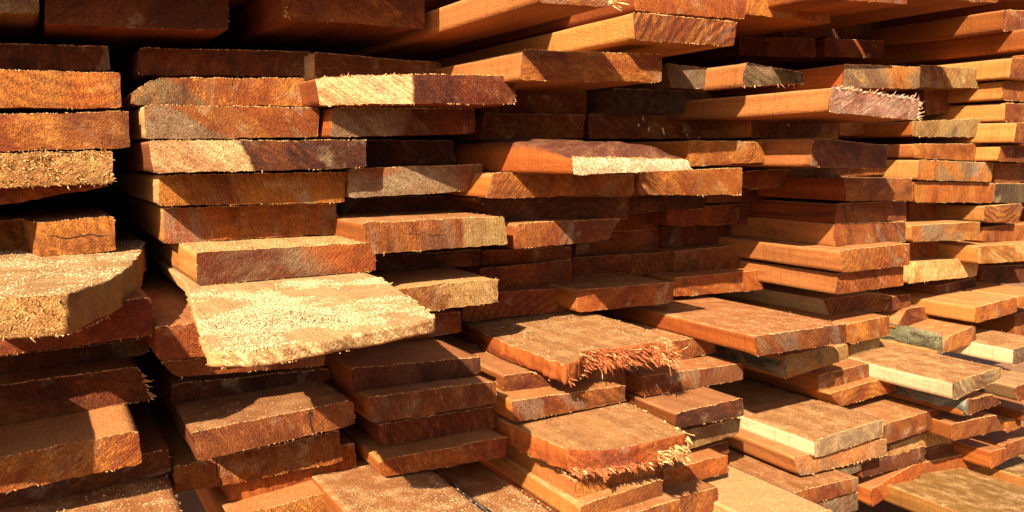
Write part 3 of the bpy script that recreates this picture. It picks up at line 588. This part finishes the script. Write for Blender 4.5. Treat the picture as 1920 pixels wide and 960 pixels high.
def make_board(d, p):
    i, tl, tr, br, bl, _p, st, label, k = d; rng = random.Random(i); seed = rng.uniform(0, 50)
    plan = k.get('plan', [(tl[0], 0), (tr[0], 0)])
    sl, sr = plan[0][1], plan[-1][1]
    P4 = [Vector(at(*tl, p - sl)), Vector(at(*tr, p - sr)), Vector(at(*br, p - sr)), Vector(at(*bl, p - sl))]
    yw = math.radians(k.get('yaw', rng.uniform(-.6, .6)))
    c0 = (P4[2] + P4[3]) / 2; bx = (P4[1] + P4[2] - P4[0] - P4[3]); roll = math.atan2(bx.z, bx.x)
    c0 = Vector((c0.x, -p, c0.z))
    mw = Matrix.Translation(c0) @ Matrix.Rotation(yw, 4, 'Z') @ Matrix.Rotation(-roll, 4, 'Y'); inv = mw.inverted()
    TL, TR, BR, BL = [inv @ q for q in P4]
    for q in (TL, TR, BR, BL): q.y = 0
    W = ((TR - TL).length + (BR - BL).length) / 2; H = ((TL - BL).length + (TR - BR).length) / 2
    ym = (tl[1] + bl[1] + tr[1] + br[1]) / 4
    def fx_of(px, sb):
        q = inv @ Vector(at(px, ym, p - sb)); return (q.x - (TL.x + BL.x) / 2) / W
    knots = [(0.0, sl)] + [(min(.995, max(.005, fx_of(x, s))), s) for x, s in plan[1:-1]] + [(1.0, sr)]
    kx = [a for a, _ in knots]; ks = [s for _, s in knots]
    rough = k.get('rough', 0)
    n = max(6, int(W / .0065)); m = max(4, int(H / .0065))
    As = sorted(set([j / n for j in range(n + 1)] + kx)); As = [As[0]] + [a for a, b in zip(As[1:], As[:-1]) if a - b > 1e-4 or a in kx]
    Bs = [j / m for j in range(m + 1)]
    cham = k.get('cham'); sagb = rng.uniform(-.0008, .0008)
    def prof(a, b):
        q = (BL.lerp(BR, a)).lerp(TL.lerp(TR, a), b); cut = 0
        if cham:
            cn, dx, dz = cham; dd = a * W if cn[1] == 'l' else (1 - a) * W
            if dd < dx:
                c = dz * (1 - dd / dx) ** 1.6
                cut = c * b if cn[0] == 't' else -c * (1 - b)
        # arrises are never crisp
        ex = min(a, 1 - a) * W; ez = min(b, 1 - b) * H
        rr = .0022
        if ex < rr and ez < 1e-6: cut += (rr - ex) * (1 if b > .5 else -1) * .6
        q = Vector(q); q.z -= cut; return q
    mb = MB(); grid = {}
    amp = .0005 + .0022 * rough
    for ia, a in enumerate(As):
        sb = float(np.interp(a, kx, ks))
        for ib, b in enumerate(Bs):
            q = prof(a, b); edge = ib in (0, m) or ia in (0, len(As) - 1)
            w = .0011 * nz((q.x, 0, q.z), 90, seed) + .0010 * nz((q.x, 0, q.z), 25, seed) + (.0012 + .001 * rough) * nz((q.x, 1, q.z), 300, seed) * edge
            w *= .8; wz = w if ib in (0, m) else 0; wx = w if ia in (0, len(As) - 1) else 0
            q.z += wz; q.x += wx
            y = sb + (.0012 if edge else 0) + amp * nz((q.x, 0, q.z), 160, seed) + .0015 * nz((q.x, 2, q.z), 28, seed)
            if rough >= 1: y += .003 * nz((q.x, 4, q.z), 120, seed)
            grid[ia, ib] = (Vector((q.x, y, q.z)), a, sb, wx, wz)
    na = len(As) - 1
    ids = {kk: mb.V(vv[0]) for kk, vv in grid.items()}
    for ia in range(na):
        for ib in range(m): mb.Fc((ids[ia, ib], ids[ia + 1, ib], ids[ia + 1, ib + 1], ids[ia, ib + 1]), 0, len(knots) == 2)
    loop = [(ia, 0) for ia in range(na)] + [(na, ib) for ib in range(m)] + [(ia, m) for ia in range(na, 0, -1)] + [(0, ib) for ib in range(m, 0, -1)]
    L = rng.uniform(2.9, 3.2) + p
    ys = [y for y in RINGS if y < L - .1] + [L]
    prev = [mb.V(grid[kk][0]) for kk in loop]
    zt_, zb_ = (TL.z + TR.z) / 2, 0
    tap = k.get('hump')
    for y in ys:
        cur = []
        for kk in loop:
            q, a, sb, wx, wz = grid[kk]; s = y / L; fd = 1 - sstep(.001, .03, y)
            lo = .0010 * nz((q.x * 2, y, q.z * 2), 7, seed) * min(1, y / .03) + .0005 * nz((q.x, y, q.z), 50, seed)
            X, Z = q.x - wx * (1 - fd), q.z - wz * (1 - fd)
            if tap and kk[1] == m:                      # torn down towards the front
                Z += .020 * sstep(0, .11, y) * (1 - sstep(.1, .5, a)) + (.021 * max(0, math.sin(math.pi * min(1, max(0, (a - .1) / .92)))) ** .8 * (1 + .3 * nz((a, y * 4, 0), 5, seed)) + .004 * nz((q.x, y, 7), 70, seed)) * sstep(0, .022, y)
            if kk[1] in (0, m): Z += lo
            if kk[0] in (0, na): X += lo
            cur.append(mb.V((X, sb * (1 - s) + y + q.y * 0, Z)))
        N = len(loop)
        for j in range(N):
            jj = (j + 1) % N; mb.Fc((prev[jj], prev[j], cur[j], cur[jj]), 1, True)
        prev = cur
    mb.Fc(prev, 1)
    def run(e):
        if e == 'top': return [(grid[ia, m][0], (0, 0, 1)) for ia in range(na + 1)]
        if e == 'bottom': return [(grid[ia, 0][0], (0, 0, -1)) for ia in range(na + 1)]
        if e == 'right': return [(grid[na, ib][0], (1, 0, 0)) for ib in range(m + 1)]
        return [(grid[0, ib][0], (-1, 0, 0)) for ib in range(m + 1)]
    fz = k.get('fuzz', 1); vis = 1 if -100 < tl[0] < 1920 else 1
    for e, dens in (('top', 330), ('bottom', 330), ('right', 300), ('left', 200)):
        ln = W if e in ('top', 'bottom') else H
        whiskers(mb, run(e), int(ln * dens * (.7 + .5 * fz)), rng, .75 + .3 * fz)
    for _ in range(k.get('crumb', 0)):
        a, b = rng.random(), rng.random(); q = BL.lerp(BR, a).lerp(TL.lerp(TR, a), b)
        spike(mb, (q.x, .002, q.z), (rng.gauss(0, .8), -.7, rng.gauss(.1, .8)), rng.uniform(.002, .006), rng.uniform(.0005, .0011), 0 if rng.random() < .6 else 2, .6, .5)
    tp_ = run('top')
    for _ in range(int(W * 900)):
        j_ = rng.randrange(len(tp_) - 1); x_ = Vector(tp_[j_][0]).lerp(Vector(tp_[j_ + 1][0]), rng.random())
        spike(mb, x_, (rng.uniform(-.8, .8), rng.uniform(-.8, .3), rng.uniform(.1, 1)), rng.uniform(.0006, .0016), rng.uniform(.0003, .0006), 2)
    o = mb.build('plank', [M_END, M_LONG, M_FIB], None, mw)
    lx = lambda px: float((inv @ Vector(at(px, ym, p))).x)
    finish(o, d, mw, k, lx, H / 2, rng)
    if 'splin' in k:
        def edge(e, t, r):
            if e in ('corner_bl', 'corner_tl'):
                pts = run('left'); q, ou = pts[0 if e[-2] == 'b' else m]
                return Vector(q) + Vector((r.uniform(0, .008), 0, r.uniform(0, .012) * (1 if e[-2] == 'b' else -1))), (-.4, -.4, -.4 if e[-2] == 'b' else 1.0)
            if e == 'left' and False: pass
            pts = run(e if e != 'left' else 'left'); u = t * (len(pts) - 1); a = min(int(u), len(pts) - 2)
            return Vector(pts[a][0]).lerp(Vector(pts[a + 1][0]), u - a), pts[a][1]
        sp_ = [(e, (t0 if isinstance(t0, (int, float)) else 0), (t1 if t1 else (1 if e in ('left',) else 0)), n_, ml) if not isinstance(t0, str) else (e, 0, 1, t1, n_) for (e, t0, t1, n_, ml) in [s if len(s) == 5 else (s[0], 0, 1, s[2], s[3]) for s in k['splin']]]
        splinters(o, mw, sp_, edge, rng, M_FPINK if st == 'pink' else M_FRED if st in ('redorange', 'darkred', 'red', 'pink') else M_FIB, .7 if st != 'pink' else .2)
    if 'bark' in k: make_bark(o, k['bark'][0], W, .001, H - .001, .0, L, k['bark'][1], rng, seed)
    # loose dust on the visible strip of top
    du = k.get('dust', 0)
    if du >= .3:
        for _ in range(int(230 * du * (1 + (du > .7) * 2.5))):
            a = rng.random(); y = rng.uniform(.002, .16) * rng.random() ** .3
            q = BL.lerp(BR, a) * 0 + TL.lerp(TR, a); GRAINS.append((mw @ Vector((q.x, y + float(np.interp(a, kx, ks)), q.z + .0005)), rng.uniform(.0003, .0009)))
    return o
def make_slab(d, p):
    i, tl, tr, br, bl, _p, st, label, k = d; rng = random.Random(i); seed = rng.uniform(0, 50)
    zt = (at(*tl, p)[2] * .5 + at(*tr, p)[2] * .5) if tl[0] > 0 else at(*tr, p)[2]
    zb = (at(*bl, p)[2] + at(*br, p)[2]) / 2 if bl[0] > 0 else at(*br, p)[2]
    if k.get('thick'): zb = zt - k['thick']
    pts = [Vector(at_z(x, y, zt)) for x, y in k['slab']]
    ys = [q.y for q in pts]; y0 = min(ys); xc = sum(q.x for q in pts) / len(pts)
    mw = Matrix.Translation((xc, y0, zb)); 
    loc = [Vector((q.x - xc, q.y - y0)) for q in pts]; H = zt - zb
    L = 3.0
    # resample the visible outline and close it at the back
    res = []
    for a, b in zip(loc[:-1], loc[1:]):
        nn = max(1, int((b - a).length / .004))
        for j in range(nn): res.append(a.lerp(b, j / nn))
    res.append(loc[-1])
    # smooth once, then ragged
    for _ in range(1): res = [res[0]] + [(res[j - 1] + res[j] * 2 + res[j + 1]) / 4 for j in range(1, len(res) - 1)] + [res[-1]]
    torn = k.get('tornc'); rr = []
    nrm = []
    for j, q in enumerate(res):
        t = (res[min(j + 1, len(res) - 1)] - res[max(j - 1, 0)]).normalized(); nrm.append(Vector((t.y, -t.x)))
    for q, nn in zip(res, nrm):
        w = .0015 * nz((q.x, q.y, 0), 60, seed) + .0012 * nz((q.x, q.y, 0), 240, seed)
        if torn: w += torn * (.005 * nz((q.x, q.y, 3), 45, seed) + .005 * nz((q.x, q.y, 5), 160, seed)) * sstep(.25, -.2, nn.x * 0 + (q.y - .05) * 8)
        rr.append(q + nn * w)
    res = rr
    back = [Vector((res[-1].x + .0, L)), Vector((res[0].x, L))]
    mb = MB(); nF = len(res)
    lev = [(.0016, 0), (0, .0018)] + [(0, H * u) for u in (.25, .5, .75)] + [(0, H - .0018), (.0016, H)]
    rings = []
    for li, (ins, dz) in enumerate(lev):
        ring = []
        for j, q in enumerate(res):
            rg = (.0012 + .002 * k.get('rough', 0) + .003 * bool(torn)) * nz((q.x, q.y, dz * 2), 140, seed) * (0 < li < len(lev) - 1)
            und = 0.0
            if torn: und = -.007 * (dz / H) * max(0, nz((q.x, q.y, dz), 60, seed) + .5) * sstep(.12, .02, q.y)
            lip = .003 * nz((q.x, q.y, 9), 18, seed) if li > 3 else 0
            ring.append(mb.V((*(q - nrm[j] * (ins - rg - und)), H - dz + (lip if 0 < li else 0))))
        for q in back: ring.append(mb.V((q.x, q.y, H - dz)))
        rings.append(ring)
    N = nF + 2
    for a, b in zip(rings[:-1], rings[1:]):
        for j in range(N):
            jj = (j + 1) % N
            nx = abs(nrm[min(j, nF - 1)].x) if j < nF - 1 else 1
            long_ = (j >= nF - 1) or (nx > .45 and not torn) or (torn and nx > .9)
            mb.Fc((a[j], b[j], b[jj], a[jj]), 1 if long_ else 0, True)
    mb.Fc(rings[0], 1); mb.Fc(list(reversed(rings[-1])), 1)
    fz = k.get('fuzz', 1)
    tp = [(Vector((*q, H)), (*nn, .4)) for q, nn in zip(res, nrm)]; bt = [(Vector((*q, 0)), (*nn, -.5)) for q, nn in zip(res, nrm)]
    ln = sum((b - a).length for a, b in zip(res[:-1], res[1:]))
    whiskers(mb, tp, int(ln * 300 * fz), rng, 1); whiskers(mb, bt, int(ln * 500 * fz), rng, 1.3)
    for _ in range(k.get('crumb', 0)):
        j_ = rng.randrange(nF)
        if abs(nrm[j_].x) > .4: continue
        spike(mb, (res[j_].x, res[j_].y + .002, H * rng.random()), (rng.gauss(0, .7), -.8, rng.gauss(-.1, .7)), rng.uniform(.002, .007), rng.uniform(.0006, .0012), 0 if rng.random() < .5 else 2, .6, .5)
    o = mb.build('plank', [M_END, M_LONG, M_FIB], None, mw)
    lx = lambda px: float(at(px, tl[1], p)[0] - xc)
    finish(o, d, mw, k, lx, H / 2, rng)
    if 'splin' in k:
        mbs = MB(); cum = [0]
        for a_, b_ in zip(loc[:-1], loc[1:]): cum.append(cum[-1] + (b_ - a_).length)
        for (i0, i1, z0, z1, n_, ml, pal) in k['splin']:
            for _ in range(n_):
                ix = rng.uniform(i0, i1); sfr = float(np.interp(ix, range(len(cum)), cum)) / cum[-1]
                jj = min(nF - 1, int(sfr * (nF - 1))); q = res[jj]; zz = H * rng.uniform(z0, z1)
                cl = .55 + .9 * max(0, nz((q.x, zz, 3), 70, seed) + .35)
                dr = Vector((rng.gauss(.14, .22), -1, rng.gauss(-.42, .24)))
                o_ = Vector((q.x + nrm[jj].x * -.002 + rng.uniform(-.003, .003), q.y + .003 - nrm[jj].y * 0, zz))
                mm = 0 if rng.random() < pal else 1
                if rng.random() < .45: spike(mbs, o_, dr, ml * cl * rng.uniform(.2, .9), rng.uniform(.0003, .0009), mm, .6, .35)
                else: flake(mbs, o_, dr, ml * cl * rng.uniform(.2, .72), rng.uniform(.0012, .0038), mm, rng)
        c = mbs.build('splinters', [M_FIB, M_FRED]); c.parent = o
    # heap of dust
    du = k.get('dust', 0); n = int((20000 if st == 'cream' else 5000) * du) if not torn else int(1800 * du)
    xs = [q.x for q in res]; poly = res + back
    def inside(x, y):
        c = False
        for a, b in zip(poly, poly[1:] + poly[:1]):
            if (a.y > y) != (b.y > y) and x < (b.x - a.x) * (y - a.y) / (b.y - a.y) + a.x: c = not c
        return c
    cnt = 0; tr_ = 0
    while cnt < n and tr_ < n * 12:
        tr_ += 1
        x = rng.uniform(min(xs), max(xs)); y = rng.uniform(0.0, .42)
        if not inside(x, y): continue
        dn = nz((x, y, 0), 16, seed) + .5 * nz((x, y, 0), 50, seed)
        if st == 'cream':
            hc = at_z(520, 600, zt); ex, ey = x + xc - hc[0], y + y0 - hc[1]
            dn = dn * .8 + 1.3 * math.exp(-(ex / .075) ** 2 - (ey / .05) ** 2) - .55
        if dn < rng.uniform(-.5, .7): continue
        cnt += 1; hh = max(0, dn) * .007 if st == 'cream' else 0
        GRAINS.append((mw @ Vector((x, y, H + rng.uniform(0, hh))), rng.uniform(.00035, .0011)))
    return o
for d, p in zip(D, PS):
    (make_slab if 'slab' in d[8] else make_board)(d, float(p))
# ------------------------------------------------------------------ loose stuff
def grains(name, lst, mat, label):
    mb = MB(); r = random.Random(3)
    for q, s in lst:
        e = Matrix.Rotation(r.uniform(0, 6.3), 3, Vector((r.uniform(-1, 1), r.uniform(-1, 1), r.uniform(-1, 1))).normalized())
        sx, sy, sz = s * r.uniform(.7, 1.8), s * r.uniform(.6, 1.1), s * r.uniform(.4, .8)
        v = [mb.V(q + e @ Vector(c)) for c in ((sx, 0, 0), (-sx, sy, 0), (-sx, -sy, 0), (0, 0, sz), (0, 0, -sz))]
        for f in ((0, 1, 3), (1, 2, 3), (2, 0, 3), (1, 0, 4), (2, 1, 4), (0, 2, 4)): mb.Fc((v[f[0]], v[f[1]], v[f[2]]))
    o = mb.build(name, [mat]); o['label'] = label; o['category'] = 'sawdust'; o['kind'] = 'stuff'; return o
grains('sawdust', GRAINS, M_DUST, 'pale loose sawdust lying on the plank tops')
# white shavings caught on the shaded plank above the bark hump
mb = MB(); r = random.Random(5); pc = float(PS[IDX['5C']])
for px, py, ln in ((1206,223,6),(1197,234,5),(1216,242,7),(1243,243,14),(1285,243,9),(1288,252,7),(1316,248,9),(1310,258,6),(1477,233,7)):
    q = Vector(at(px, py, (pc if px < 1400 else float(PS[IDX['5G']])) + .003))
    for _ in range(2): spike(mb, q, (r.uniform(-.5, .5), -.3, r.choice((-1, 1)) * r.uniform(.3, 1)), ln * .0008, .0016, 0, .4, .3)
o = mb.build('wood_shavings', [M_CHIP]); o['label'] = 'white wood shavings clinging to the shaded plank fronts'; o['category'] = 'shavings'; o['kind'] = 'stuff'
# ------------------------------------------------------------------ ground
gz = min((o.matrix_world @ Vector(c)).z for o in THING.values() for c in o.bound_box) - .02
mb = MB(); n = 40; ids = {}
for a in range(n + 1):
    for b in range(n + 1):
        x, y = (a / n - .5) * 2, (b / n - .5) * 2
        X, Y = 40 * x * abs(x), 40 * y * abs(y); ids[a, b] = mb.V((X + .8, Y - .3, gz - .01 - .02 * abs(nz((X, Y, 0), 1.3))))
for a in range(n):
    for b in range(n): mb.Fc((ids[a, b], ids[a + 1, b], ids[a + 1, b + 1], ids[a, b + 1]), 0, True)
gr = mb.build('ground', [mat_ground()]); gr['kind'] = 'structure'; gr['label'] = 'dusty brown earth in front of the stack'
# ------------------------------------------------------------------ light, camera
SUN = Vector((1.2, 1.0, -1.1)).normalized()
el = math.asin(-SUN.z); az = math.atan2(-SUN.x, -SUN.y)      # direction towards the sun, clockwise from +Y
w = bpy.data.worlds.new('World'); scene.world = w; w.use_nodes = True; nt = w.node_tree
bg = nt.nodes['Background']; sky = nt.nodes.new('ShaderNodeTexSky'); sky.sky_type = 'NISHITA'; sky.sun_disc = False
sky.dust_density = 3.0; sky.air_density = .8; sky.ozone_density = .5; sky.sun_elevation = el; sky.sun_rotation = az; nt.links.new(sky.outputs[0], bg.inputs[0]); bg.inputs[1].default_value = .05
sl = bpy.data.lights.new('sun', 'SUN'); sl.energy = 5.0; sl.angle = math.radians(.5); sl.color = (1.0, .84, .65)
so = bpy.data.objects.new('sun', sl); COL.objects.link(so); so.rotation_euler = SUN.to_track_quat('-Z', 'Y').to_euler()
cam = bpy.data.cameras.new('camera'); co = bpy.data.objects.new('camera', cam); COL.objects.link(co); scene.camera = co
cam.sensor_width = 36; cam.lens = 36 * F / 1920; cam.clip_start = .01; cam.clip_end = 200
R = np.array([ray(CX + F, CY) - ray(CX, CY), ray(CX, CY - F) - ray(CX, CY), -ray(CX, CY)]).T
co.matrix_world = Matrix([[*R[0], CAM[0]], [*R[1], CAM[1]], [*R[2], CAM[2]], [0, 0, 0, 1]])
vs = scene.view_settings; vs.view_transform = 'Standard'; vs.look = 'None'; vs.gamma = 1; vs.exposure = 1.55
scene.render.engine = 'CYCLES'; scene.cycles.max_bounces = 8; scene.cycles.diffuse_bounces = 6
if globals().get('DEBUG'):
    for d, p in zip(D, PS): print(d[0], round(d[5]), '->', round(float(p) * 100, 1))
